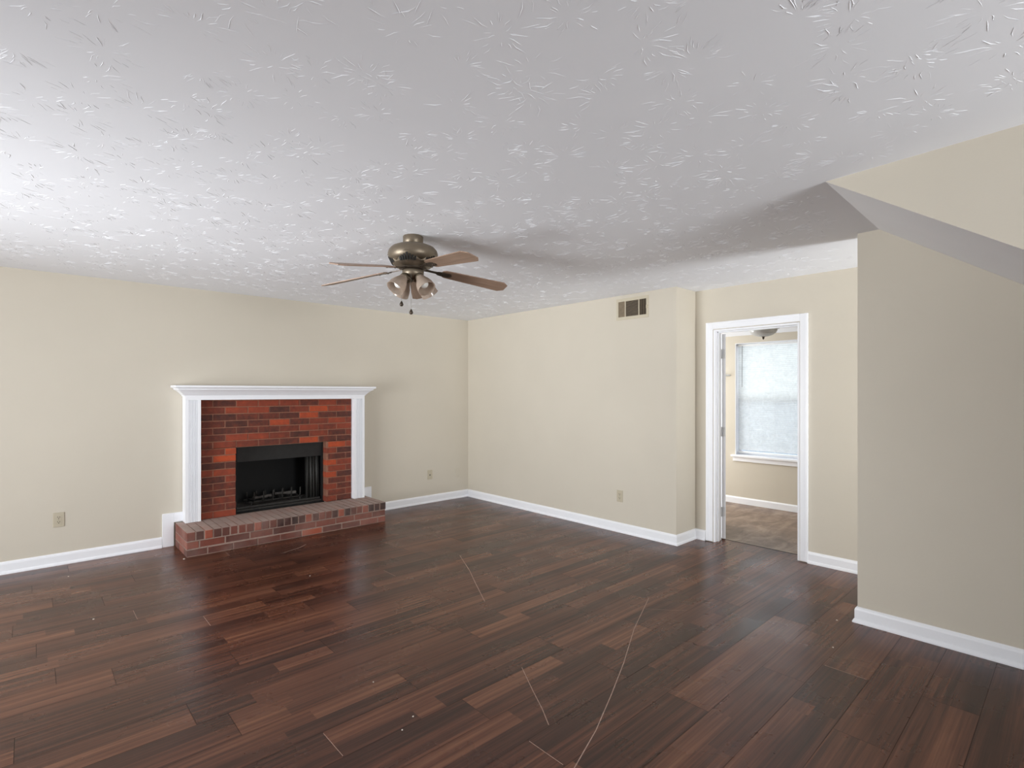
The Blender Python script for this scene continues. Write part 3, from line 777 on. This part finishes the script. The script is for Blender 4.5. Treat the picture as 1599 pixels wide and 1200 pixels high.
# four lamp arms with bell shades
sh_prof = [(.021, 0), (.024, -.006), (.027, -.02), (.036, -.042), (.047, -.066), (.053, -.088), (.055, -.106), (.056, -.118)]
first = None
for k, ph in enumerate((228, 318, 138, 48)):
    az = rad(ph - 42.5); R_ = Matrix.Rotation(az, 4, 'Z')
    sock = Vector((.062, 0, -.262)); tilt = rad(-40)      # lean outwards
    Mx = R_ @ Matrix.Translation(sock) @ Matrix.Rotation(tilt, 4, 'Y')
    if first is None:
        m = MB(); m.tube([(-.052, 0, .012), (-.03, 0, .016), (-.010, 0, .010), (0, 0, -.004)], .009, 10); m.lathe([(.0, .006), (.016, .006), (.026, -.002), (.028, -.014), (.025, -.02)], 24, cap=False)
        arm = m.build('lamp_arm', M['bronze'], FAN)
        m = MB(); m.lathe(sh_prof, 40, cap=False); m.lathe([(max(0, r - .0025), z) for r, z in sh_prof], 40, cap=False)
        m.lathe([(.056, -.118), (.0572, -.1195), (.0535, -.1195), (.0535, -.118)], 40, cap=False)
        shd = m.build('lamp_shade', M['shade'], FAN, recalc=False)
        m = MB(); m.lathe([(.012, -.018), (.013, -.03), (.02, -.045), (.027, -.06), (.029, -.072), (.026, -.086), (.016, -.097), (0, -.101)], 24, cap=False); blb = m.build('bulb', M['bulb'], FAN)
        first = (arm, shd, blb)
        group = first
    else: group = tuple(copy_tree(o, FAN) for o in first)
    for o in group: o.matrix_local = Mx
# pull chains
for (x, y, L) in ((-.072, -.01, .155), (.0, -.066, .215)):
    # x along camera right, y away from the camera
    X = x * .7367 + y * .6762; Y = -x * .6762 + y * .7367
    m = MB(); m.tube([(X * .9, Y * .9, -.25), (X, Y, -.262), (X, Y, -.262 - L)], .0012, 6)
    c = m.build('pull_chain', M['nickel'], FAN)
    m = MB(); m.lathe([(0, .004), (.004, 0), (.009, -.010), (.0125, -.019), (.011, -.026), (.006, -.031), (0, -.032)], 18, mat=Matrix.Translation((X, Y, -.262 - L)), cap=False); m.build('pull_knob', M['darkbronze'], c)

# ------------------------------------------------------------------ kitchen ceiling lamp and wall ledge
K = thing('flush_ceiling_lamp', 'white glass bowl ceiling lamp in the kitchen beyond the doorway', 'ceiling lamp', (6.06, 2.437, HK))
m = MB(); m.lathe([(.165, -.0005), (.170, -.008), (.166, -.022), (.15, -.028), (.10, -.03)], 48); m.build('lamp_base', M['nickel'], K)
m = MB(); m.lathe([(.145, -.028), (.142, -.045), (.128, -.068), (.10, -.088), (.06, -.102), (.02, -.107), (0, -.107)], 48, cap=False); m.build('lamp_bowl', M['bowl'], K)
m = MB(); m.lathe([(.016, -.104), (.018, -.112), (.010, -.118), (.012, -.126), (.006, -.138), (0, -.140)], 20, cap=False); m.build('finial', M['darkbronze'], K)
m = MB()
out = [(0, -.08)] + [(-.05 * sin(pi * k / 12), -.08 + .0 + .16 * k / 12) for k in range(1, 12)] + [(0, .08)]
m.prism(out, 2, 0, .022)
o = m.build('wall_ledge', M['white'], bevel=.006); o.location = (XK1 - .0005, 3.225, 1.655)
tag(o, 'small rounded white ledge on kitchen wall beside the window', 'ledge')

# ------------------------------------------------------------------ flecks of paint lying on the floor
fl0 = None
spots = [((0.300, 4.255), .006, 'white paint fleck on the floor well in front of the left wall outlet'), ((0.225, 5.377), .005, 'white paint fleck on the floor nearest the left baseboard'),
         ((0.985, 5.262), .009, 'white paint crumb on the floor at the front left hearth corner'), ((1.623, 4.114), .004, 'tiny pale fleck on the floor in front of the hearth'),
         ((1.26, 2.393), .004, 'tiny pale fleck on the dark planks at the centre foreground'), ((1.256, 2.019), .0045, 'upper one of two close tiny flecks in the floor foreground'),
         ((1.172, 1.97), .004, 'lower one of two close tiny flecks in the floor foreground'), ((3.76, 1.06), .006, 'pale crumb on the floor beside the closet wall corner'),
         ((3.344, 0.961), .005, 'pale crumb on the floor in front of the closet baseboard')]
for (x, y), r, lab in spots:
    rr = random.Random(int(x * 997)); m = MB(); nn = 7
    out = [(r * rr.uniform(.6, 1.1) * cos(2 * pi * k / nn), r * rr.uniform(.6, 1.1) * sin(2 * pi * k / nn)) for k in range(nn)]
    m.prism(out, 2, 0, r * .5); o = m.build('paint_fleck', M['fleck']); o.location = (x, y, .0008); tag(o, lab, 'debris', 'flecks on the floor')
